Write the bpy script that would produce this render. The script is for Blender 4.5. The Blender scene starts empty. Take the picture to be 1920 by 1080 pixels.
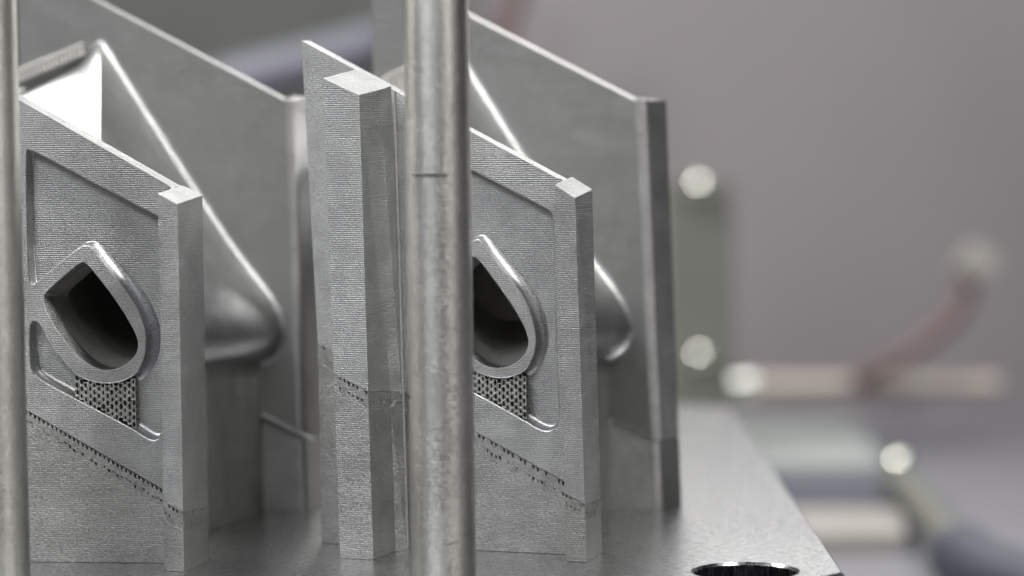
import bpy, bmesh, math, random
from mathutils import Vector
random.seed(7)
S = 0.01                                   # all lengths below are in centimetres
scene = bpy.context.scene
col = scene.collection

# ------------------------------------------------------------------ camera
FPX, HC, PITCH, ROLL = 5333.0, 7.9, math.radians(4.2), 0.012
FW = Vector((0, math.cos(PITCH), -math.sin(PITCH)))
R0 = Vector((1, 0, 0)); U0 = R0.cross(FW)
RT = R0 * math.cos(ROLL) - U0 * math.sin(ROLL); UP = RT.cross(FW)
cam = bpy.data.cameras.new('camera'); camo = bpy.data.objects.new('camera', cam); col.objects.link(camo)
cam.lens = 100; cam.sensor_width = 36; cam.clip_start = 0.01; cam.clip_end = 20
from mathutils import Matrix
camo.matrix_world = Matrix(((RT.x, UP.x, -FW.x, 0), (RT.y, UP.y, -FW.y, 0), (RT.z, UP.z, -FW.z, HC * S), (0, 0, 0, 1)))
cam.dof.use_dof = True; cam.dof.focus_distance = 0.468; cam.dof.aperture_fstop = 9.2
scene.camera = camo
scene.view_settings.view_transform = 'Standard'; scene.view_settings.look = 'None'
scene.view_settings.exposure = 0.0; scene.view_settings.gamma = 1.0
scene.unit_settings.system = 'METRIC'

# ------------------------------------------------------------------ world and lamps
w = bpy.data.worlds.new('World'); scene.world = w; w.use_nodes = True
bg = w.node_tree.nodes['Background']; bg.inputs[0].default_value = (0.84, 0.86, 0.92, 1); bg.inputs[1].default_value = 0.025

def area(name, loc, target, sx, sy, power, colr):
    l = bpy.data.lights.new(name, 'AREA'); l.shape = 'RECTANGLE'; l.size = sx * S; l.size_y = sy * S
    l.energy = power; l.color = colr
    o = bpy.data.objects.new(name, l); col.objects.link(o)
    o.location = Vector(loc) * S
    d = (Vector(target) - Vector(loc)).normalized()
    o.rotation_euler = d.to_track_quat('-Z', 'Y').to_euler()
    return o
area('lamp_back_left', (-36, 69, 52), (-4, 48, 5), 22, 22, 9.0, (1.0, 0.985, 0.93))
area('lamp_front_right', (26, 27, 54), (0, 48, 4), 10, 12, 4.4, (1.0, 0.985, 0.94))
area('lamp_back_strip', (12, 101, 28), (-1, 49, 4), 50, 8, 1.6, (1.0, 0.99, 0.96))
area('lamp_front_fill', (-36, 12, 54), (-2, 48, 3), 24, 24, 3.2, (0.95, 0.97, 1.0))
area('fill_front_soft', (-16, -16, 60), (-3, 47, 3), 34, 24, 2.3, (0.97, 0.98, 1.0))  # added weak fill that lifts the front plates beside the left rod
area('lamp_chamber', (6, 68, 50), (2, 102, 0), 30, 14, 1.2, (0.97, 0.97, 1.0))

# ------------------------------------------------------------------ pixel helpers (pixels of the 1920 photo)
def ray(x, y):
    return FW + RT * ((x - 960) / FPX) + UP * ((540 - y) / FPX)
EYE = Vector((0, 0, HC))
def G(x, y, z=0.0):
    d = ray(x, y); return EYE + d * ((z - HC) / d.z)
def AT(x, y, D):
    d = ray(x, y); return EYE + d * (D / d.y)
class Plane:                                # vertical plane through two ground points
    def __init__(s, A, B):
        s.A = Vector((A[0], A[1], 0)); B = Vector((B[0], B[1], 0))
        s.e = (B - s.A).normalized(); s.n = Vector((-s.e.y, s.e.x, 0)); s.d = s.n      # n points back, d is the depth direction of the part
    def shifted(s, v):
        p = Plane.__new__(Plane); p.A = s.A + s.n * v; p.e = s.e; p.n = s.n; p.d = s.d; return p
    def hit(s, x, y):
        d = ray(x, y); return EYE + d * ((s.A - EYE).dot(s.n) / d.dot(s.n))
    def uv(s, x, y):
        P = s.hit(x, y); return ((P - s.A).dot(s.e), P.z)
    def P(s, u, z, v=0.0):
        return s.A + s.e * u + s.d * v + Vector((0, 0, z))

# ------------------------------------------------------------------ materials
def nodes(name):
    m = bpy.data.materials.new(name); m.use_nodes = True
    nt = m.node_tree; b = nt.nodes['Principled BSDF']; return m, nt, b
def N(nt, t, **k):
    n = nt.nodes.new(t)
    for a, v in k.items(): setattr(n, a, v)
    return n
def metal(name, base, rough, layer=0.35, lstr=0.4, grain=0.25, gstr=0.85, metallic=1.0, mott=0.30, gstretch=(1, 1, 1), aniso=0, rvar=1.0):
    m, nt, b = nodes(name); L = nt.links.new
    base = tuple(c * .80 for c in base)
    b.inputs['Metallic'].default_value = metallic
    tc = N(nt, 'ShaderNodeTexCoord')
    mp = N(nt, 'ShaderNodeMapping'); mp.inputs['Scale'].default_value = gstretch
    L(tc.outputs['Object'], mp.inputs[0])
    # colour mottling; its fine grain also puts sparkle into the base colour
    n1 = N(nt, 'ShaderNodeTexNoise'); n1.inputs['Scale'].default_value = 180; n1.inputs['Detail'].default_value = 6
    L(tc.outputs['Object'], n1.inputs['Vector'])
    n2 = N(nt, 'ShaderNodeTexNoise'); n2.inputs['Scale'].default_value = 1.0 / (grain * 0.001); n2.inputs['Detail'].default_value = 3
    n2.inputs['Roughness'].default_value = 0.7
    L(mp.outputs[0], n2.inputs['Vector'])
    add = N(nt, 'ShaderNodeMath', operation='MULTIPLY_ADD'); L(n1.outputs[0], add.inputs[0]); add.inputs[1].default_value = .45; L(n2.outputs[0], add.inputs[2])
    r = N(nt, 'ShaderNodeMapRange'); r.inputs[1].default_value = 0.50; r.inputs[2].default_value = 0.95
    r.inputs[3].default_value = 1 - mott; r.inputs[4].default_value = 1 + mott
    L(add.outputs[0], r.inputs[0])
    mx = N(nt, 'ShaderNodeVectorMath', operation='SCALE'); mx.inputs[0].default_value = base
    L(r.outputs[0], mx.inputs['Scale']); L(mx.outputs[0], b.inputs['Base Color'])
    rr = N(nt, 'ShaderNodeMapRange'); rr.inputs[1].default_value = 0.35; rr.inputs[2].default_value = 0.65
    rr.inputs[3].default_value = rough - 0.08 * rvar; rr.inputs[4].default_value = rough + 0.1 * rvar
    L(n2.outputs[0], rr.inputs[0]); L(rr.outputs[0], b.inputs['Roughness'])
    if aniso:
        b.inputs['Anisotropic'].default_value = aniso; b.inputs['Anisotropic Rotation'].default_value = 0.25
        tg = N(nt, 'ShaderNodeTangent', direction_type='RADIAL', axis='Z'); L(tg.outputs[0], b.inputs['Tangent'])
    prev = None
    if lstr > 0:
        wv = N(nt, 'ShaderNodeTexWave', bands_direction='Z'); wv.inputs['Scale'].default_value = 0.314 / (layer * 0.001)
        wv.inputs['Distortion'].default_value = 1.6; wv.inputs['Detail'].default_value = 2; wv.inputs['Detail Scale'].default_value = 0.6
        L(tc.outputs['Object'], wv.inputs['Vector'])
        bp = N(nt, 'ShaderNodeBump'); bp.inputs['Strength'].default_value = lstr; bp.inputs['Distance'].default_value = 0.00012
        L(wv.outputs['Fac'], bp.inputs['Height']); prev = bp
        mp3 = N(nt, 'ShaderNodeMapping'); mp3.inputs['Scale'].default_value = (1, 1, 6); L(tc.outputs['Object'], mp3.inputs[0])
        n3 = N(nt, 'ShaderNodeTexNoise'); n3.inputs['Scale'].default_value = 90; n3.inputs['Detail'].default_value = 4; L(mp3.outputs[0], n3.inputs['Vector'])
        r3 = N(nt, 'ShaderNodeMapRange'); r3.inputs[1].default_value = .35; r3.inputs[2].default_value = .65
        r3.inputs[3].default_value = .7 * lstr; r3.inputs[4].default_value = min(1, 1.3 * lstr); L(n3.outputs[0], r3.inputs[0]); L(r3.outputs[0], bp.inputs['Strength'])
    bp2 = N(nt, 'ShaderNodeBump'); bp2.inputs['Strength'].default_value = gstr; bp2.inputs['Distance'].default_value = 0.0002
    L(n2.outputs[0], bp2.inputs['Height'])
    if prev: L(prev.outputs[0], bp2.inputs['Normal'])
    L(bp2.outputs[0], b.inputs['Normal'])
    return m
def paint(name, base, rough=0.5, metallic=0.0, mott=0.08, scale=25, bump=0.0):
    m, nt, b = nodes(name); L = nt.links.new
    b.inputs['Metallic'].default_value = metallic; b.inputs['Roughness'].default_value = rough
    tc = N(nt, 'ShaderNodeTexCoord'); n1 = N(nt, 'ShaderNodeTexNoise'); n1.inputs['Scale'].default_value = scale
    n1.inputs['Detail'].default_value = 4; L(tc.outputs['Object'], n1.inputs['Vector'])
    r = N(nt, 'ShaderNodeMapRange'); r.inputs[1].default_value = 0.3; r.inputs[2].default_value = 0.7
    r.inputs[3].default_value = 1 - mott; r.inputs[4].default_value = 1 + mott
    L(n1.outputs[0], r.inputs[0])
    mx = N(nt, 'ShaderNodeVectorMath', operation='SCALE'); mx.inputs[0].default_value = base
    L(r.outputs[0], mx.inputs['Scale']); L(mx.outputs[0], b.inputs['Base Color'])
    return m
M = {}
M['printed'] = metal('printed_metal', (0.435, 0.437, 0.437), 0.43)
M['support'] = metal('printed_support_metal', (0.418, 0.416, 0.405), 0.47, lstr=0.25, grain=0.35, gstr=0.75)
M['vane'] = metal('vane_metal', (0.44, 0.445, 0.45), 0.34, lstr=0.12, gstr=0.3)
M['cove'] = metal('fillet_metal', (0.56, 0.56, 0.57), 0.33, lstr=0.05, gstr=0.22)
M['edge'] = metal('edge_metal', (0.52, 0.51, 0.51), 0.38, lstr=0.1, gstr=0.25, aniso=.75)
M['tooth'] = metal('support_tooth_metal', (0.85, 0.83, 0.79), 0.62, lstr=0, gstr=0.6, metallic=0.6)  # same print, base colour made paler to brighten the shaded teeth and ledge
M['core'] = metal('core_metal', (0.60, 0.59, 0.57), 0.6, lstr=0.3, gstr=0.5)  # same print, base colour made paler to lighten the dark interior
M['rear'] = metal('rear_metal', (0.362, 0.360, 0.352), 0.40, mott=0.14, lstr=0.12, gstr=0.35)
M['rod'] = metal('rod_metal', (0.74, 0.73, 0.69), 0.36, layer=0.7, lstr=0.12, grain=0.36, gstr=0.36, mott=0.22, gstretch=(1, 1, 1.5), aniso=.75)
M['lattice'] = metal('lattice_metal', (0.56, 0.55, 0.52), 0.5, lstr=0.0, grain=0.3, gstr=1.0, mott=0.2)
M['plate'] = metal('ground_plate_metal', (0.54, 0.55, 0.56), 0.27, lstr=0.0, grain=0.5, gstr=0.003, rvar=0.2, mott=0.07, gstretch=(0.3, 1.2, 1))
M['bore'] = metal('bore_metal', (0.35, 0.36, 0.38), 0.2, lstr=0.0, grain=0.8, gstr=0.1, mott=0.1, gstretch=(2, 2, 0.2))
M['wall'] = paint('chamber_wall_paint', (0.157, 0.144, 0.153), 0.6, 0.0, 0.08, 7)
M['floor'] = paint('chamber_floor_paint', (0.115, 0.113, 0.128), 0.5, 0.0, 0.08, 10)
M['dark'] = paint('dark_panel_paint', (0.045, 0.048, 0.042), 0.6)
M['green'] = paint('olive_grey_paint', (0.088, 0.090, 0.078), 0.55)
M['lav'] = paint('pale_lavender_plastic', (0.09, 0.09, 0.115), 0.5)
M['beige'] = paint('beige_metal', (0.30, 0.265, 0.235), 0.5)
M['light'] = paint('pale_grey_metal', (0.24, 0.26, 0.255), 0.45)
M['sand'] = paint('sand_metal', (0.20, 0.19, 0.178), 0.5)
M['navy'] = paint('blue_black_rubber', (0.018, 0.022, 0.035), 0.6)
M['slot'] = paint('slate_plastic', (0.05, 0.053, 0.07), 0.5)
M['red'] = paint('dull_red_rubber', (0.10, 0.062, 0.06), 0.6)
M['slate'] = paint('clip_grey', (0.22, 0.21, 0.19), 0.5)
M['chrome'] = paint('polished_steel', (0.85, 0.86, 0.78), 0.07, 1.0, 0.02)

# ------------------------------------------------------------------ object helpers
def tag(o, label=None, cat=None, group=None, kind=None):
    if label: o['label'] = label
    if cat: o['category'] = cat
    if group: o['group'] = group
    if kind: o['kind'] = kind
    return o
def empty(name, loc):
    o = bpy.data.objects.new(name, None); col.objects.link(o); o.location = Vector(loc) * S; o.empty_display_size = 0.01
    bpy.context.view_layer.update(); return o
def link(name, me, mat, parent=None):
    me.materials.append(mat)
    o = bpy.data.objects.new(name, me); col.objects.link(o)
    if parent is not None:
        o.parent = parent; o.location = -parent.location
    return o
class MB:
    """collects faces in cm, world coordinates"""
    def __init__(s): s.v = []; s.f = []; s.sm = []
    def face(s, pts, smooth=False):
        i = len(s.v); s.v += [Vector(p) for p in pts]; s.f.append(tuple(range(i, i + len(pts)))); s.sm.append(smooth)
    def rings(s, loops, smooth=True, closed=True):
        i0 = len(s.v); n = len(loops[0])
        for l in loops: s.v += [Vector(p) for p in l]
        for k in range(len(loops) - 1):
            for j in range(n if closed else n - 1):
                a = i0 + k * n + j; b = i0 + k * n + (j + 1) % n
                s.f.append((a, b, b + n, a + n)); s.sm.append(smooth)
    def prism(s, top, bot):                 # two matching loops
        s.rings([top, bot], smooth=False); s.face(top); s.face(list(reversed(bot)))
    def fill(s, loops3d, normal):           # planar region, first loop outer, others holes
        bm = bmesh.new(); ed = []
        for l in loops3d:
            vs = [bm.verts.new(p) for p in l]
            for a, b in zip(vs, vs[1:] + vs[:1]): ed.append(bm.edges.new((a, b)))
        bmesh.ops.triangle_fill(bm, use_beauty=True, use_dissolve=False, edges=ed, normal=normal)
        bm.verts.index_update(); i = len(s.v); s.v += [v.co.copy() for v in bm.verts]
        for f in bm.faces: s.f.append(tuple(i + v.index for v in f.verts)); s.sm.append(False)
        bm.free()
    def build(s, name, mat, parent=None, bevel=0.0, weld=True, sharp_flat=False):
        me = bpy.data.meshes.new(name); me.from_pydata([tuple(p * S) for p in s.v], [], s.f)
        for p, q in zip(me.polygons, s.sm): p.use_smooth = q
        bm = bmesh.new(); bm.from_mesh(me)
        if weld: bmesh.ops.remove_doubles(bm, verts=bm.verts, dist=2e-7)
        bmesh.ops.recalc_face_normals(bm, faces=bm.faces)
        if bevel:
            es = [e for e in bm.edges if len(e.link_faces) == 2 and e.calc_face_angle(0) > 0.5]
            bmesh.ops.bevel(bm, geom=es, offset=bevel * S, segments=2, affect='EDGES', profile=0.6)
        for e in bm.edges:
            if len(e.link_faces) == 2: e.smooth = e.calc_face_angle(0) < 0.6 and not (min(e.link_faces[0].calc_area(), e.link_faces[1].calc_area()) * 3 < max(e.link_faces[0].calc_area(), e.link_faces[1].calc_area()) and e.calc_face_angle(0) > .01 and sharp_flat)
        bm.to_mesh(me); bm.free()
        return link(name, me, mat, parent)
def chaikin(pts, it=2):
    for _ in range(it):
        o = []
        n = len(pts)
        for i in range(n):
            a, b = pts[i], pts[(i + 1) % n]
            o.append(tuple(a[k] * .75 + b[k] * .25 for k in range(len(a))))
            o.append(tuple(a[k] * .25 + b[k] * .75 for k in range(len(a))))
        pts = o
    return pts
def sarea(p): return 0.5 * sum(p[i][0] * p[(i + 1) % len(p)][1] - p[(i + 1) % len(p)][0] * p[i][1] for i in range(len(p)))
def inset(pts, wts):                        # pts CCW (u,z); moved inwards by wts
    o = []; n = len(pts)
    for i in range(n):
        a = Vector(pts[i - 1][:2]); b = Vector(pts[i][:2]); c = Vector(pts[(i + 1) % n][:2])
        d1 = (b - a); d2 = (c - b)
        if d1.length < 1e-9: d1 = d2
        if d2.length < 1e-9: d2 = d1
        d1.normalize(); d2.normalize()
        n1 = Vector((-d1.y, d1.x)); n2 = Vector((-d2.y, d2.x)); m = n1 + n2
        m = m / max(m.length_squared, 0.4) * 2 / 2 * 2 / 2
        k = m / max(m.dot(n1), 0.5)
        if k.length > 1.6: k = k.normalized() * 1.6
        o.append((b.x + k.x * wts[i], b.y + k.y * wts[i]))
    return o
def resample(pts, n):                       # open polyline -> n+1 points
    P = [Vector(p) for p in pts]; d = [0]
    for a, b in zip(P, P[1:]): d.append(d[-1] + (b - a).length)
    out = []
    for i in range(n + 1):
        t = d[-1] * i / n; j = 0
        while j < len(d) - 2 and d[j + 1] < t: j += 1
        f = (t - d[j]) / max(d[j + 1] - d[j], 1e-9); out.append(P[j].lerp(P[j + 1], f))
    return out
def tube(mb, pts, r, n=16, cap=True):
    loops = []
    for i, p in enumerate(pts):
        a = pts[max(i - 1, 0)]; b = pts[min(i + 1, len(pts) - 1)]
        t = (b - a).normalized(); s = t.cross(Vector((0, 0, 1)))
        if s.length < 0.01: s = Vector((1, 0, 0))
        s.normalize(); q = s.cross(t)
        loops.append([p + (s * math.cos(k * 2 * math.pi / n) + q * math.sin(k * 2 * math.pi / n)) * r for k in range(n)])
    mb.rings(loops)
    if cap: mb.face(loops[0]); mb.face(loops[-1])
def box(mb, x0, x1, y0, y1, z0, z1):
    t = [Vector((x0, y0, z1)), Vector((x1, y0, z1)), Vector((x1, y1, z1)), Vector((x0, y1, z1))]
    b = [Vector((p.x, p.y, z0)) for p in t]; mb.prism(t, b)
def catmull(pts, k=8):
    P = [Vector(p) for p in pts]; P = [P[0] * 2 - P[1]] + P + [P[-1] * 2 - P[-2]]; o = []
    for i in range(1, len(P) - 2):
        for j in range(k):
            t = j / k; a, b, c, d = P[i - 1:i + 3]
            o.append(0.5 * ((2 * b) + (c - a) * t + (2 * a - 5 * b + 4 * c - d) * t * t + (3 * b - a - 3 * c + d) * t ** 3))
    return o + [P[-2]]

def inside(p, poly):
    c = False; n = len(poly)
    for i in range(n):
        a = poly[i]; b = poly[(i + 1) % n]
        if (a[1] > p[1]) != (b[1] > p[1]) and p[0] < (b[0] - a[0]) * (p[1] - a[1]) / (b[1] - a[1]) + a[0]: c = not c
    return c
def lattice(mb, pl, poly, v0, v1, cw, ch, keep=1.0, hw=0.34, hh=0.40, origin=(0, 0), slope=0.0):
    """perforated wall: cells with diamond holes, staggered; slope shears rows along the seam"""
    us = [p[0] for p in poly]; i0 = int((min(us) - origin[0]) / cw) - 1; i1 = int((max(us) - origin[0]) / cw) + 2
    for i in range(i0, i1):
        zs = [p[1] for p in poly]
        for j in range(-60, 60):
            uc = origin[0] + (i + .5) * cw; zc = origin[1] + (j + .5 + (0.5 if i % 2 else 0)) * ch + slope * (uc - origin[0])
            if zc < min(zs) - ch or zc > max(zs) + ch: continue
            if not inside((uc, zc), poly): continue
            a, b = cw / 2, ch / 2
            def cl(u, z): return (u, z + slope * (u - uc))
            O = [cl(uc - a, zc - b), cl(uc + a, zc - b), cl(uc + a, zc + b), cl(uc - a, zc + b)]
            if random.random() > keep:
                jv = random.uniform(-.012, .01)
                mb.face([pl.P(u, z, v0 + jv) for u, z in O]); continue
            jx = random.uniform(-.05, .05) * cw; s = random.uniform(.75, 1.15)
            w_, h_ = cw * hw * s, ch * hh * s
            I = [(uc + jx, zc - h_), (uc + jx + w_, zc - h_ * .5), (uc + jx + w_, zc + h_ * .35), (uc + jx + w_ * .2, zc + h_), (uc + jx - w_, zc + h_ * .5), (uc + jx - w_, zc - h_ * .35)]
            O = [cl(uc, zc - b), O[1], O[2], cl(uc, zc + b), O[3], O[0]]
            Of = [pl.P(u, z, v0 + random.uniform(-.012, .008)) for u, z in O]; If = [pl.P(u, z, v0 + .008) for u, z in I]; Ib = [pl.P(u, z, v1) for u, z in I]
            for k in range(6):
                q = (k + 1) % 6
                mb.face([Of[k], Of[q], If[q]]); mb.face([Of[k], If[q], If[k]])
                mb.face([If[k], If[q], Ib[q], Ib[k]])

# ------------------------------------------------------------------ build plate
def build_plate():
    t = empty('build_plate', (-7, 55, 0))
    tag(t, 'grey metal build plate with a bolt hole near its corner, under the printed parts', 'build plate')
    xr, yf, yb, xl = 5.24, 42.6, 68.4, -19.8
    out = [(xr, 44.86), (xr, yb - 1)] + [(xr - 1 + math.cos(a) * 1, yb - 1 + math.sin(a)) for a in [k * math.pi / 12 for k in range(1, 7)]]
    out += [(xl + 1 + math.cos(a), yb - 1 + math.sin(a)) for a in [math.pi / 2 + k * math.pi / 12 for k in range(7)]]
    out += [(xl, yf + 2.2), (xl + 2.2, yf), (xr - 2.26, yf)]
    hc = (3.68, 45.08); hr = 0.83
    hole = [(hc[0] + hr * math.cos(a * math.pi / 32), hc[1] + hr * math.sin(a * math.pi / 32)) for a in range(64)]
    ch = 0.05
    def off(l, d):
        p = inset([(x, y) for x, y in l], [d] * len(l)); return p
    if sarea(out) < 0: out.reverse()
    top = off(out, ch)
    mb = MB(); th = 2.5
    mb.fill([[Vector((x, y, 0)) for x, y in top], [Vector((hc[0] + (x - hc[0]) * 1.05, hc[1] + (y - hc[1]) * 1.05, 0)) for x, y in hole]], Vector((0, 0, 1)))
    mb.rings([[Vector((x, y, 0)) for x, y in top], [Vector((x, y, -ch)) for x, y in out], [Vector((x, y, -th)) for x, y in out]], smooth=False)
    mb.face([Vector((x, y, -th)) for x, y in out])
    mb.build('plate_body', M['plate'], t)
    mb = MB()
    def ring(k, z): return [Vector((hc[0] + (x - hc[0]) * k, hc[1] + (y - hc[1]) * k, z)) for x, y in hole]
    mb.rings([ring(1.05, 0), ring(1.0, -0.045), ring(1.0, -1.1)]); mb.rings([ring(1.0, -1.1), ring(.62, -1.1)], smooth=False)
    mb.rings([ring(.62, -1.1), ring(.62, -2.4)]); mb.face(ring(.62, -2.4))
    mb.build('bolt_hole', M['bore'], t)
build_plate()

# ------------------------------------------------------------------ round test rods
def rod(label, cx, cy, r, h, zc, seed):
    rn = random.Random(seed)
    t = empty('test_rod', (cx, cy, 0)); tag(t, label, 'rod', 'round printed test rods standing on the build plate')
    n = 96; loops = []; zs = [0.0, 0.02]
    z = 0.02
    while z < h - .05:
        z += 0.12
        zs.append(z)
    zs += [zc - .035, zc - .025, zc - .018, zc + .012, zc + .022, zc + .03]; zs = sorted(set(zs)) + [h]
    ph = [rn.uniform(0, 6.28) for _ in range(4)]
    for z in zs:
        l = []; up = z > zc
        for k in range(n):
            a = 2 * math.pi * k / n
            rr = r + .0004 * math.sin(z * 3.1 + ph[0]) * math.cos(a * 2 + ph[1])
            d = abs(z - zc)
            aa = (a - math.radians(252) + math.pi) % (2 * math.pi) - math.pi
            if abs(aa) < 0.62 and d < .02: rr -= .12 * (1 - (aa / .62) ** 2) ** .5
            ox = 0.003 if up else 0.0
            l.append(Vector((cx + rr * math.cos(a) - ox, cy + rr * math.sin(a), z)))
        loops.append(l)
    mb = MB(); mb.rings(loops); mb.face(loops[-1]); mb.face(list(reversed(loops[0])))
    mb.build('rod_shaft', M['rod'], t)
    # small printed foot ring where the rod meets the plate
    mb = MB(); mb.rings([[Vector((cx + (r + q) * math.cos(2 * math.pi * k / n), cy + (r + q) * math.sin(2 * math.pi * k / n), zz)) for k in range(n)] for q, zz in ((.035, .0005), (.02, .012), (.004, .035), (-.01, .05))])
    mb.build('foot_fillet', M['rod'], t)
rc = G(832, 1097); rod('round printed rod with a short dark crack, before the right vane segment', rc.x + .008, rc.y, .505, 11.5, 6.44, 1)
rc2 = G(-2, 1100); rod('round printed rod at the left edge, before the left vane segment', rc2.x, rc2.y, .50, 11.5, 9.9, 2)

# ------------------------------------------------------------------ vane segments
T1 = .36                                    # front plate thickness
def lerp2(a, b, t): return (a[0] + (b[0] - a[0]) * t, a[1] + (b[1] - a[1]) * t)

def seam_band(seg, pl, top, height, v0, v1, keep, cw=.073, pitch=None):
    """skin with rows of small wedge shaped perforations that follows a sloped seam; top = two (u,z)"""
    (u0, z0), (u1, z1) = top; sl = (z1 - z0) / (u1 - u0); n = max(1, round((u1 - u0) / cw)); cw = (u1 - u0) / n
    rows = 2; ph = height / rows; mb = MB()
    for i in range(n):
        for r in range(rows):
            a = u0 + i * cw; b = a + cw; uc = (a + b) / 2
            def Q(u, k): return (u, z0 + sl * (u - u0) - k * ph)
            O = [Q(a, r + 1), Q(b, r + 1), Q(b, r), Q(a, r)]
            rough = .006 if r else .002
            Of = [pl.P(u, z, v0 + random.uniform(-rough, rough)) for u, z in O]
            if random.random() > (keep if r == 0 else keep * .72):
                m = pl.P(uc, (O[0][1] + O[2][1]) / 2, v0 + random.uniform(-.008, .008))
                for k in range(4): mb.face([Of[k], Of[(k + 1) % 4], m])
                continue
            s = random.uniform(.85, 1.1) if r == 0 else random.uniform(.45, 1.0); w_ = cw * .34 * s; h_ = ph * (.45 * s); t0 = r + .03 if r == 0 else r + random.uniform(.02, .3)
            I = [Q(uc, t0 + h_ / ph), Q(uc + w_ * .8, t0 + h_ / ph * .55), Q(uc + w_, t0), Q(uc - w_, t0)]
            If = [pl.P(u, z, v0) for u, z in I]; Ib = [pl.P(u, z, v1) for u, z in I]
            for k in range(4):
                mb.face([Of[k], Of[(k + 1) % 4], If[(k + 1) % 4], If[k]]); mb.face([If[k], If[(k + 1) % 4], Ib[(k + 1) % 4], Ib[k]])
    return tag(mb.build('perforated_band', M['support'], seg, weld=False), kind='stuff')

def front_plate(seg, pl, outline, pocket, opening, seam, band_h, keep, latt):
    """outline/pocket/opening in photo pixels; seam: two pixel points; latt: pixel polygon of the lattice block"""
    OUT = [pl.uv(*p) for p in outline]
    s0, s1 = pl.uv(*seam[0]), pl.uv(*seam[1])
    pk = [tuple(pl.uv(p[0], p[1])) + (p[2],) for p in pocket]
    pk = chaikin(pk, 3)
    if sarea(pk) < 0: pk.reverse()
    op = chaikin([pl.uv(*p) for p in opening], 2)
    if sarea(op) < 0: op.reverse()
    nrm = -pl.n; PD = .18
    mb = MB()
    mb.fill([[pl.P(u, z) for u, z in OUT], [pl.P(u, z) for u, z in inset(pk, [-.022] * len(pk))], [pl.P(u, z) for u, z in inset(op, [-.02] * len(op))]], nrm)
    loops = [[pl.P(u, z) for u, z in inset(pk, [-.022] * len(pk))], [pl.P(u, z, .006) for u, z in inset(pk, [-.007] * len(pk))]]
    K = 7
    for k in range(K + 1):
        a = math.pi / 2 * k / K
        ins = inset(pk, [p[2] * (1 - math.cos(a)) for p in pk]); loops.append([pl.P(u, z, .022 + (PD - .022) * math.sin(a)) for u, z in ins])
    # tiny rounded lip at the top edge
    mw = MB(); mw.rings(loops); mw.build('pocket_fillet', M['cove'], seg)
    mb.fill([loops[-1]], nrm)
    mb.rings([[pl.P(u, z) for u, z in OUT], [pl.P(u, z, T1) for u, z in OUT]], smooth=False)
    op2 = op
    mb.rings([[pl.P(u, z) for u, z in inset(op, [-.02] * len(op))], [pl.P(u, z, .006) for u, z in inset(op, [-.006] * len(op))], [pl.P(u, z, .022) for u, z in op], [pl.P(u, z, T1) for u, z in op2]])
    mb.fill([[pl.P(u, z, T1) for u, z in OUT], [pl.P(u, z, T1) for u, z in op2]], -nrm)
    mb.build('front_plate', M['printed'], seg)
    # support below the seam
    du = .0
    bu = band_h
    L0 = (OUT[0][0], 0.002); lowtop = [(s0[0], s0[1] - bu), (s1[0], s1[1] - bu)]
    mb = MB(); f = [(s0[0], 0.002), (s1[0], .002), lowtop[1], lowtop[0]]
    mb.prism([pl.P(u, z, .004) for u, z in f], [pl.P(u, z, T1 - .004) for u, z in f])
    mb.build('support_wall', M['support'], seg, bevel=.01)
    mb = MB(); f = [(s0[0] + .02, s0[1] - bu - .05), (s1[0] - .02, s1[1] - bu - .05), (s1[0] - .02, s1[1] + .05), (s0[0] + .02, s0[1] + .05)]
    f = [(s0[0] + .02, s0[1] - bu - .0), (s1[0] - .02, s1[1] - bu - .0), (s1[0] - .02, s1[1] - .0), (s0[0] + .02, s0[1] - .0)]
    mb.prism([pl.P(u, z, .16) for u, z in f], [pl.P(u, z, T1 - .02) for u, z in f])
    mb.build('support_core', M['bore'], seg)
    seam_band(seg, pl, (s0, s1), band_h, .002, .155, keep)
    # lattice block in the pocket
    lp = [pl.uv(*p) for p in latt]
    mb = MB(); lattice(mb, pl, lp, .015, PD - .004, .073, .118, 1.0, hw=.30, hh=.42, origin=(lp[0][0], lp[0][1]))
    tag(mb.build('lattice_support', M['lattice'], seg, weld=False), kind='stuff')
    return op2

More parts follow.
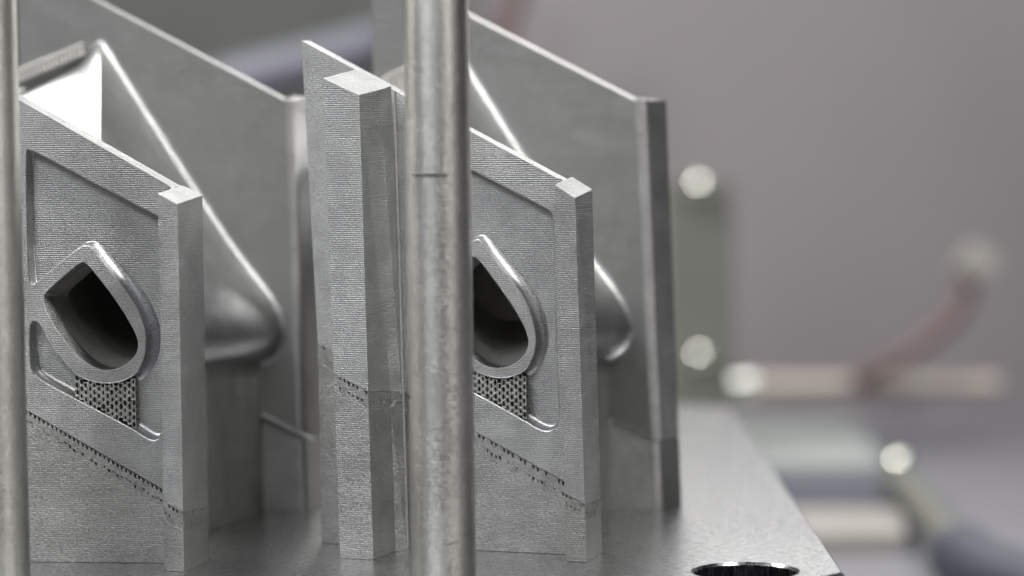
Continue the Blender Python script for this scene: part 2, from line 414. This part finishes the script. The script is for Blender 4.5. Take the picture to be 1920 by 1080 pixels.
def post(seg, name, FLt, FRt, side_t, FLb, FRb, side_b, seam_f, seam_s, band_h, keep, back_extra=None, mat='printed', capmat=None):
    """upright flange; bottom points are ground pixels; side_* lists of pixels going back along the right side.
    seam_f = pixel y's on (FL,FR) edges, seam_s = y at the side's last point. None = no seam"""
    b = [G(*FLb), G(*FRb)] + [G(*p) for p in side_b]
    pf = Plane((b[0].x, b[0].y), (b[1].x, b[1].y))
    t = [pf.hit(*FLt), pf.hit(*FRt)]
    for i, p in enumerate(side_t):
        q0 = b[1 + i]; q1 = b[2 + i]; t.append(Plane((q0.x, q0.y), (q1.x, q1.y)).hit(*p))
    bl_b = b[0] + (b[-1] - b[1]) * .97; bl_t = t[0] + (t[-1] - t[1]) * .97
    b.append(bl_b); t.append(bl_t)
    for p in b: p.z = 0.001
    n = len(b)
    def at(i, z):
        f = (z - b[i].z) / (t[i].z - b[i].z); return b[i].lerp(t[i], f)
    if seam_f is None:
        mb = MB(); mb.prism(t, b); mb.build(name, M[mat], seg, bevel=.02); return b, t
    def zpix(i, y):                          # height on edge i whose picture y is given
        lo, hi = 0.0, 1.0
        for _ in range(40):
            m = (lo + hi) / 2; P = b[i].lerp(t[i], m); d = P - EYE
            py = 540 - FPX * d.dot(UP) / d.dot(FW)
            if py > y: lo = m
            else: hi = m
        return b[i].lerp(t[i], lo).z
    zs = [zpix(0, seam_f[0]), zpix(1, seam_f[1])]
    zl = zpix(n - 2, seam_s)
    for i in range(2, n - 1): zs.append(zs[1] + (zl - zs[1]) * (i - 1) / (n - 3))
    zs.append(zs[0] + zl - zs[1])
    s1 = [at(i, zs[i]) for i in range(n)]; s2 = [at(i, zs[i] - band_h) for i in range(n)]
    mb = MB(); mb.prism(t, s1); mb.build(name, M[mat], seg, bevel=.014)
    mb = MB(); mb.prism(s2, b); mb.build(name + '_support', M['support'], seg, bevel=.01)
    c = sum(s1, Vector()) / n
    mb = MB(); mb.prism([p + (Vector((c.x, c.y, p.z)) - p) * .22 for p in s1], [p + (Vector((c.x, c.y, p.z)) - p) * .22 for p in s2]); mb.build('support_core', M['bore'], seg)
    for i in range(0, n - 2):
        if (s1[i + 1] - s1[i]).xy.length < .15: continue
        ps = Plane((s1[i].x, s1[i].y), (s1[i + 1].x, s1[i + 1].y))
        L = (s1[i + 1] - s1[i]).xy.length
        seam_band(seg, ps, ((0, s1[i].z), (L, s1[i + 1].z)), band_h, .002, .075, keep if i == 0 else keep * .3)
    return b, t

OPEN1 = [(80, 557), (92, 542), (120, 518), (148, 494), (156, 492), (163, 496), (185, 522), (216, 562.6), (242, 604), (256, 632), (259, 653), (249, 671), (232, 685), (206, 694), (185, 692), (159, 679), (131, 651), (102, 612), (86, 580)]
# pocket polygon of segment 1: x, y, fillet width (cm)
POCK1 = [(50, 283, .03), (54, 279, .03), (120, 314, .03), (200, 356, .03), (290, 403, .03), (300, 408, .03), (304, 440, .04), (308, 620, .04), (312, 790, .05), (306, 815, .09), (290, 827, .10), (270, 818, .10), (252, 805, .10), (200, 777, .10), (136, 744, .10), (95, 722, .10), (70, 707, .09), (59, 693, .05), (57, 650, .03), (57, 612, .015), (62, 600, .012), (70, 604, .012), (80, 622, .02), (92, 650, .03), (118, 679, .04), (141, 704, .05), (172, 717, .06), (204, 721, .07), (233, 715, .08), (256, 702, .11), (269, 680, .13), (275, 655, .15), (276, 625, .16), (264, 587, .16), (241, 550, .15), (211, 514, .14), (185, 482, .12), (171, 462, .08), (163, 458, .05), (150, 462, .045), (105, 497, .04), (72, 526, .03), (62, 533, .02), (56, 528, .02), (54, 480, .03), (51, 380, .03)]
LATT1 = [(139, 703), (156, 712), (175, 718), (204, 722), (233, 716), (255, 704), (255, 804), (200, 776), (139, 745)]

def vane(seg, pl_f, front_px, pl_r, rear_px, op):
    """loft from the back of the front plate to the rear plate. *_px: list of spans, each a pixel polyline, closed"""
    cnt = [(34, 26), 32, 16]
    Fp = []; Rp = []
    for spf, spr, n in zip(front_px, rear_px, cnt):
        if type(n) is tuple:                 # one smooth curve, split where it reaches furthest right
            for pl, sp, out in ((pl_f, spf, Fp), (pl_r, spr, Rp)):
                c = catmull([Vector(pl.uv(*p)) for p in sp], 12); m = max(range(len(c)), key=lambda i: c[i].x)
                out += resample(c[:m + 1], n[0])[:-1] + resample(c[m:], n[1])[:-1]
            continue
        Fp += resample([pl_f.uv(*p) for p in spf], n)[:-1]; Rp += resample([pl_r.uv(*p) for p in spr], n)[:-1]
    def smooth(l, it=2):
        for _ in range(it): l = [l[i - 1] * .25 + l[i] * .5 + l[(i + 1) % len(l)] * .25 for i in range(len(l))]
        return l
    Fp = smooth(Fp, 2); Rp = smooth(Rp, 3)
    sg = sarea([tuple(p) for p in Rp])
    nL = cnt[2]; W = [1.0] * (len(Rp) - nL) + [.06] * nL
    for _ in range(2): W = [(W[i - 1] + W[i] + W[(i + 1) % len(W)]) / 3 for i in range(len(W))]
    def ins(l, d):
        l2 = [tuple(p) for p in l]
        if sg < 0: l2 = l2[::-1]
        r = inset(l2, [d * k for k in (W[::-1] if sg < 0 else W)])
        return r[::-1] if sg < 0 else r
    F3 = [pl_f.P(p.x, p.y, T1) for p in Fp]
    Rin = ins(Rp, .17)
    body = [pl_r.P(u, z, -.17 * k) for (u, z), k in zip(Rin, W)]
    mb = MB(); loops = []
    for k in range(13):
        t = k / 12; loops.append([a.lerp(b, t) for a, b in zip(F3, body)])
    for k in range(1, 7):
        a = math.pi / 2 * k / 6
        loops.append([pl_r.P(u, z, -.17 * w_ * (1 - math.sin(a)) + .003) for (u, z), w_ in zip(ins(Rp, .17 * math.cos(a)), W)])
    loops[-1] = [pl_r.P(u, z, .003) for u, z in ins(Rp, 0)]
    mb.rings(loops)
    mb.build('vane', M['vane'], seg)
    # hollow core, seen through the opening in the front plate
    c0 = sum(F3, Vector()) / len(F3); c1 = sum(body, Vector()) / len(body)
    cu = sum(p[0] for p in op) / len(op); cz = sum(p[1] for p in op) / len(op)
    def ring(k, v, du=0, dz=0): return [pl_f.P(cu + (u - cu) * k + du, cz + (z - cz) * k + dz, v) for u, z in op]
    mb = MB()
    dc = c1 - c0
    def core(t, k):                          # follows the vane's own axis
        c = c0.lerp(c1, t); return [c + pl_f.e * ((u - cu) * k) + Vector((0, 0, (z - cz) * k)) for u, z in op]
    step = ring(.96, .80)
    mb.rings([ring(1, T1), step]); mb.rings([step, core(.20, 1.06), core(.40, 1.12), core(.62, 1.12)])
    mb.face(core(.62, 1.12))
    mb.build('hollow_core', M['core'], seg)

# pixel data for the contours, five spans: apex > right > bottom > left > top left > apex
FR1 = [[(171, 455), (215, 510), (245, 552), (270, 592), (284, 632), (281, 665), (265, 692), (238, 712), (204, 721)], [(204, 721), (150, 708), (95, 655), (62, 590), (58, 560)], [(58, 560), (66, 533), (110, 495), (160, 455), (171, 455)]]
RR1 = [[(190, 56), (300, 232), (405, 396), (470, 490), (520, 554), (544, 608), (540, 648), (518, 677), (482, 692), (430, 697)], [(430, 697), (330, 676), (240, 620), (70, 480), (-90, 250)], [(-90, 250), (-92, 226), (40, 164), (156, 112), (180, 66), (190, 56)]]
def shift(l, f):
    return [[f(*p) for p in s] for s in l]

def teeth(seg, pl_r, a, b, n, h=.19):
    """ledge with small rib teeth under it along the vane's upper edge on the rear plate"""
    A = Vector(pl_r.uv(*a)); B = Vector(pl_r.uv(*b)); d = (B - A).normalized(); q = Vector((-d.y, d.x))
    if q.y < 0: q = -q
    def P(p, v): return pl_r.P(p.x, p.y, v)
    mb = MB(); c = [A, B, B + q * .035, A + q * .045]
    mb.prism([P(p, -.15) for p in c], [P(p, -.01) for p in c]); mb.build('ledge', M['tooth'], seg, bevel=.01)
    mb = MB()
    for i in range(n):
        u = A.lerp(B, (i + .2) / n); e = d * ((B - A).length / n * .48)
        c = [u - q * h - d * .05, u + e - q * h - d * .05, u + e - q * .004, u - q * .004]
        mb.prism([P(p, -.14) for p in c], [P(p, -.004) for p in c])
    tag(mb.build('support_teeth', M['tooth'], seg), kind='stuff')

def rear_plate(seg, pl, top_l, top_r, FLb_left, flange, seam_l, seam_r, ridge):
    """large rear shroud plate with a flange at its right end"""
    tl = pl.uv(*top_l); tr = pl.uv(*top_r); bl = (pl.uv(*FLb_left)[0], .002); br = (pl.uv(flange['FRb'][0], flange['FRb'][1])[0], .002)
    u0 = pl.uv(*seam_l); u1 = pl.uv(*seam_r)
    tr0 = tr; tr = (tr[0] - .06, tr[1] - .03)
    f = [(u0[0], u0[1]), (u1[0], u1[1]), tr, tl]
    # left edge follows the lean
    kl = (u0[1] - bl[1]) / (tl[1] - bl[1]); f[0] = (bl[0] + (tl[0] - bl[0]) * kl, u0[1])
    kr = (u1[1] - br[1]) / (tr[1] - br[1]); f[1] = (br[0] + (tr[0] - br[0]) * kr - .06, u1[1])
    mb = MB(); mb.prism([pl.P(u, z) for u, z in f], [pl.P(u, z, .38) for u, z in f]); mb.build('rear_plate', M['rear'], seg, bevel=.02)
    g = [bl, br, (f[1][0], f[1][1] - .015), (f[0][0], f[0][1] - .015)]
    mb = MB(); mb.prism([pl.P(u, z, .01) for u, z in g], [pl.P(u, z, .37) for u, z in g]); mb.build('rear_support_wall', M['support'], seg, bevel=.01)
    # flange at the right end: rounded front edge, dark side face, reaching back
    F = flange; r_ = .09
    bR = Vector((pl.P(br[0], 0).x, pl.P(br[0], 0).y, 0)); tR = pl.P(tr0[0], tr0[1])
    sb = G(*F['SBb']); pside = Plane((bR.x, bR.y), (sb.x, sb.y)); st = pside.hit(*F['SBt'])
    def sect(c, s, z0, lean):
        e = -pl.e; d = (s - c); d.z = 0; L = d.length; d.normalize()
        zc = c.z; sl = (s.z - c.z) / L
        pts = [c + e * (r_ + .03) - pl.n * .004, c + e * (r_ + .01) - pl.n * .004]
        for k in range(6):
            a = k / 5; w0 = (1 - a) ** 2; w2 = a * a; pts.append(c + e * r_ * w0 + d * r_ * w2)
        pts.append(c + d * L); pts.append(c + d * L + e * .50); pts.append(c + e * .16 + d * .38)
        for p in pts:
            p.z = z0 if z0 is not None else zc + sl * (p - c).dot(d) + .46 * max(0, (p - c).dot(e))
        return pts
    b_ = sect(bR, sb, .002, 0); t_ = sect(tR, st, None, 0)
    zt = f[1][1]
    def cut(z): return [p.lerp(q, (z - p.z) / (q.z - p.z)) for p, q in zip(b_, t_)]
    c1 = cut(zt - .0); c2 = cut(zt - .018)
    for nm, A, B in (('rear_flange', t_, c1), ('rear_flange_support', c2, b_)):
        mb = MB(); mb.rings([A, B], smooth=True); mb.face(A); mb.face(B[::-1]); mb.build(nm, M['edge'], seg, sharp_flat=True)
    mb = MB(); mb.prism([p.lerp(c1[0] * .5 + c1[-2] * .5, .06) for p in c1], [p.lerp(c2[0] * .5 + c2[-2] * .5, .06) for p in c2]); mb.build('support_core', M['bore'], seg)
    if ridge:
        a, b = pl.uv(*ridge[0]), pl.uv(*ridge[1]); h = ridge[2]
        mb = MB(); c = [(a[0], a[1] - h), (b[0], b[1] - h), b, a]
        mb.prism([pl.P(u, z, -h * 1.2) for u, z in c], [pl.P(u, z, .02) for u, z in c]); mb.build('seam_lip', M['vane'], seg, bevel=h * .25)

def vane_support(seg, g0, g1, ztop, th=1.6):
    """solid wall under the vane"""
    a = G(*g0); b = G(*g1); p = Plane((a.x, a.y), (b.x, b.y)); L = (b - a).length
    # thickness goes to the left of the visible side
    t = [p.P(0, ztop[0]), p.P(L, ztop[1]), p.P(L, ztop[1], th), p.P(0, ztop[0], th)]
    bt = [Vector((q.x, q.y, .002)) for q in t]
    mb = MB(); mb.prism(t, bt); mb.build('vane_support', M['support'], seg, bevel=.02)

# ---- segment 1 (left)
o1 = G(345, 1073)
seg1 = empty('turbine_vane_segment', (o1.x, o1.y, 0))
tag(seg1, 'left printed turbine vane segment in grey metal, its whole drop shaped opening in view', 'turbine part', 'printed turbine vane segments')
YAW = Vector((math.sin(math.radians(19)), math.cos(math.radians(19)), 0))
A = G(60, 1054); B = G(305, 1056); pl1 = Plane((A.x, A.y), (B.x, B.y)); pl1.d = YAW
top1 = lambda x: 190 + (x - 40) * (345 - 190) / (312 - 40)
XL = -150
op1 = front_plate(seg1, pl1, [(XL, top1(XL)), (322, top1(322)), (326, 929), (XL, 775 + (XL - 60) * .588)], POCK1, OPEN1, ((XL, 775 + (XL - 60) * .588), (322, 929)), .30, .97, LATT1)
post(seg1, 'flange', (296, 362), (333, 382), [(380, 366)], (308, 1070), (345, 1073), [(391, 1053)], (940, 961), 951, .30, .8)
gf = G(573, 958); OFF = Vector((-6.54, -.46, 0))

def notch(seg, pl, top, bot, r=.16):
    """concave fillet between the plate's front face and a flange's left side"""
    pt = pl.hit(*top); pb = pl.hit(*bot); pb = Vector((pb.x, pb.y, .004)); d = -pl.d
    sl = -.47
    loops = []
    for c, k in ((pt, 1), (pb, 0)):
        l = [c + d * -.03 + pl.e * .05, c + d * r + pl.e * .05]
        for i in range(7):
            a = math.pi / 2 * i / 6; l.append(c + d * r * (1 - math.sin(a)) - pl.e * r * (1 - math.cos(a)))
        l.append(c - d * .03 - pl.e * r)
        if k:
            for p in l: p.z = c.z + sl * (p - c).dot(pl.e) - .2 * (p - c).dot(d)
        loops.append(l)
    mb = MB(); mb.prism(loops[0], loops[1]); mb.build('corner_fillet', M['printed'], seg)
notch(seg1, pl1, (327, 352), (333, 1056))
# ---- segment 2 (right)
o2 = G(1100, 1055)
seg2 = empty('turbine_vane_segment', (o2.x, o2.y, 0))
tag(seg2, 'right printed turbine vane segment in grey metal, partly behind the cracked round rod', 'turbine part', 'printed turbine vane segments')
pl2 = Plane((-3.34, 48.33), (.82, 46.86)); pl2.d = YAW
def s12(x, y): return (x + 733 - (x - 150) * .0 , y - 10)
P2 = {}
POCK2 = [(798, 277, .03), (885, 320, .03), (950, 353, .03), (1018, 388, .03), (1033, 398, .035), (1037, 415, .04), (1040, 560, .035), (1044, 700, .035), (1048, 785, .04), (1044, 800, .05), (1028, 809, .08), (1010, 804, .09), (989, 791, .10), (940, 763, .10), (890, 736, .10), (845, 712, .10), (815, 694, .08), (803, 680, .05), (800, 610, .02), (806, 595, .012), (818, 602, .012), (836, 640, .03), (860, 672, .04), (885, 694, .05), (910, 706, .06), (940, 711, .07), (965, 706, .08), (988, 694, .11), (1000, 672, .13), (1007, 648, .15), (1006, 622, .16), (996, 582, .16), (975, 545, .15), (944, 507, .14), (917, 472, .12), (904, 452, .08), (896, 446, .05), (884, 452, .045), (845, 487, .04), (812, 520, .03), (804, 524, .02), (798, 518, .02), (797, 400, .03)]
OPEN2 = [(815, 545), (830, 530), (858, 506), (880, 484), (888, 481), (896, 487), (916, 512), (948, 556), (974, 596), (987, 624), (991, 645), (982, 668), (962, 683), (938, 690), (915, 688), (890, 674), (862, 645), (835, 602), (820, 570)]
LATT2 = [(870, 690), (893, 700), (913, 708), (940, 713), (965, 708), (989, 696), (989, 793), (930, 758), (870, 727)]
op2 = front_plate(seg2, pl2, [(565, 76), (1060, 342), (1075, 912), (596, 643.5)], POCK2, OPEN2, ((596, 643), (1075, 914)), .34, .6, LATT2)
post(seg2, 'flange', (1040, 346), (1078, 371), [(1111, 355)], (1062, 1053), (1100, 1055), [(1129, 1037)], (925, 946), 936, .26, .8)
post(seg2, 'broad_flange', (606, 146), (673, 178), [(712, 168), (734, 161)], (637, 1047), (700, 1050), [(742, 1034), (764, 1031)], (700, 735), 738, .28, .75)
notch(seg2, pl2, (1064, 341), (1080, 1040))
# fillet between broad flange and plate
def vfillet(seg, top, bot, r):
    pt = pl2.hit(*top); pb = pl2.hit(bot[0], bot[1]); pb = Vector((pb.x, pb.y, .002))
    mb = MB(); loops = []
    for c in (pt, pb):
        l = []
        for k in range(9):
            a = math.pi * k / 8; l.append(c + pl2.e * (-math.cos(a) * r) - pl2.n * (math.sin(a) * r * .9))
        loops.append(l)
    mb.rings(loops, closed=False); mb.build('corner_fillet', M['edge'], seg)
vfillet(seg2, (737, 172), (763, 1033), .055)

# ---- rear plates and vanes
pr2 = Plane((-2.62, 52.9), (2.67, 51.5))
rear_plate(seg2, pr2, (694, -66), (1203, 188), (720, 985), dict(FRb=(1240, 956), SBb=(1278, 950), SBt=(1249, 189)), (700, 560), (1236, 826), ((1150, 786), (1232, 824), .02))
prA = G(573, 958); off = Vector((-6.45, -.5, 0))
pr1 = Plane((-2.62 - 6.5, 52.45), (prA.x, prA.y))
rear_plate(seg1, pr1, (30, -80), (548, 188), (60, 1000), dict(FRb=(575, 958), SBb=(612, 948), SBt=(592, 184)), (50, 545), (578, 822), ((490, 772), (590, 822), .09))

def rr2(x, y): return (x + 650, y - 8)
vane(seg1, pl1, FR1, pr1, RR1, op1)
vane(seg2, pl2, shift(FR1, lambda x, y: (x + 731, y - 11)), pr2, [shift(RR1, rr2)[0], shift(RR1, rr2)[1][:-1] + [(560, 278)]] + [[(560, 278), (575, 268), (690, 212), (800, 150), (832, 72), (840, 48)]], op2)
teeth(seg1, pr1, (-60, 174), (158, 83), 27)
teeth(seg2, pr2, (600, 218), (806, 105), 25, .40)
vane_support(seg1, (392, 997), (500, 956), (3.4, 3.0))
vane_support(seg2, (1080, 985), (1157, 950), (3.2, 3.0))

# left end flange of segment 1, outside the frame, so that the segment is whole
# ------------------------------------------------------------------ chamber behind
def slab(name, pts_top, th, mat, **k):
    mb = MB(); mb.prism([Vector(p) for p in pts_top], [Vector((p[0], p[1], p[2] - th)) for p in pts_top])
    o = mb.build(name, M[mat], None, bevel=.05); tag(o, **k); return o
ZF = -5.0
mb = MB(); box(mb, -90, 90, 30, 112, ZF - 1, ZF); tag(mb.build('chamber_floor', M['floor']), kind='structure')
mb = MB(); box(mb, -90, 90, 108, 110, ZF, 70); tag(mb.build('chamber_wall', M['wall']), kind='structure')
def thing_box(name, mat, x0, x1, y0, y1, z0, z1, bevel=.1, **k):
    mb = MB(); box(mb, x0, x1, y0, y1, z0, z1); o = mb.build(name, M[mat], None, bevel=bevel); tag(o, **k); return o
def X(px, D): return (px - 960) / FPX * D
def Z(py, D): return HC - (py - 147) / FPX * D
# dark door panel on the left part of the wall
thing_box('dark_panel', 'dark', -60, X(800, 106), 105.0, 107.9, Z(260, 105), 60, label='dark grey green panel on the chamber wall behind the left segment', cat='panel')
mb = MB(); tube(mb, [AT(300, 215, 98), AT(430, 158, 97), AT(700, 88, 96), AT(755, 74, 95)], .85, 20); tag(mb.build('guide_tube', M['lav']), 'pale lavender tube rising diagonally in front of the dark panel', 'tube')
# olive column on the right
thing_box('column', 'green', X(1255, 94), X(1372, 94), 93.5, 95, ZF, Z(335, 94), label='olive grey upright column beside the right flange of the rear plate', cat='column')
def bead(name, px, py, D, r, **k):  # polished ball on a stem, added to mirror the lamps as blurred glints
    c = AT(px, py, D); t = empty(name, tuple(c)); tag(t, **k)
    mb = MB(); n = 24; loops = []
    for i in range(1, 13):
        a = math.pi * i / 13; loops.append([c + Vector((r * math.sin(a) * math.cos(q * 2 * math.pi / n), r * math.sin(a) * math.sin(q * 2 * math.pi / n), r * math.cos(a))) for q in range(n)])
    mb.rings(loops); mb.face(loops[0]); mb.face(loops[-1]); mb.build('ball', M['chrome'], t)
    mb = MB(); tube(mb, [c + Vector((0, .2, 0)), c + Vector((0, r + 1.2, 0))], r * .5, 16); mb.build('stem', M['green'], t)
bead('glint_bead', 1310, 350, 93, .35, label='small polished knob glinting at the top of the olive column', cat='bead', group='added glint beads')
bead('glint_bead', 1312, 668, 93, .35, label='small polished knob glinting low on the olive column above the rail', cat='bead', group='added glint beads')
bead('glint_bead', 1685, 870, 84, .35, label='small polished knob glinting at the right end of the pale tray', cat='bead', group='added glint beads')
mb = MB(); tube(mb, [AT(1230, 724, 99), AT(1870, 722, 99)], .36, 16); tag(mb.build('horizontal_rail', M['beige']), 'beige horizontal rail running along the foot of the chamber wall', 'rail')
mb = MB(); tube(mb, [AT(1322, 730, 96), AT(1415, 722, 96)], .4, 24); tag(mb.build('rail_glint', M['chrome']), 'short polished steel pin added for the bright glint at the left end of the beige rail', 'bar')  # added mirror cylinder, stands in for the shine of the rail's polished end
mb = MB(); tube(mb, [Vector(p) for p in catmull([AT(1828, 505, 100), AT(1790, 590, 99), AT(1720, 650, 98), AT(1655, 690, 98), AT(1600, 712, 98)], 6)], .33, 12); tag(mb.build('red_cable', M['red']), 'dull red cable curving down from the grey clip to the beige rail', 'cable')
mb = MB(); c = AT(1822, 496, 99); tube(mb, [c + Vector((-.3, 0, .3)), c + Vector((.5, 0, -.3))], .7, 16); tag(mb.build('cable_clip', M['slate']), 'light grey cable clip on the chamber wall at the upper end of the red cable', 'clip')
mb = MB(); tube(mb, catmull([AT(985, -60, 104), AT(965, 0, 104), AT(945, 60, 104), AT(930, 180, 104), AT(925, 300, 104)], 6), .4, 12); tag(mb.build('hanging_cable', M['red']), 'dull red cable hanging on the wall behind the top of the rear plate', 'cable')
# tray and blocks on the chamber floor right of the build plate
def ground_quad(name, mat, quad, z, th, **k):
    p = [G(x, y, z) for x, y in quad]; return slab(name, [tuple(q) for q in p], th, mat, **k)
ground_quad('tray', 'light', [(1300, 868), (1660, 866), (1600, 785), (1300, 785)], -4.5, .5, label='pale grey flat tray on the chamber floor behind the build plate', cat='tray')
ground_quad('recess_cover', 'slot', [(1400, 940), (1710, 938), (1700, 885), (1400, 885)], -4.6, .4, label='slate blue strip on the floor in front of the pale tray', cat='cover')
ground_quad('floor_block', 'sand', [(1440, 1006), (1700, 1002), (1690, 950), (1440, 950)], -4.5, .5, label='sand coloured low block on the floor beside the build plate', cat='block')
mb = MB(); tube(mb, catmull([G(1675, 885, -4), G(1725, 940, -4), G(1770, 995, -4), G(1815, 1050, -4)], 6), .45, 16); tag(mb.build('hose', M['green']), 'olive grey hose leading down into the black coupling on the floor', 'hose')
mb = MB(); tube(mb, catmull([G(1805, 1045, -4), G(1850, 1075, -4), G(1930, 1100, -4), G(2050, 1130, -4)], 6), .85, 16); tag(mb.build('coupling', M['navy']), 'blue black rubber coupling on the floor in the lower right corner', 'coupling')
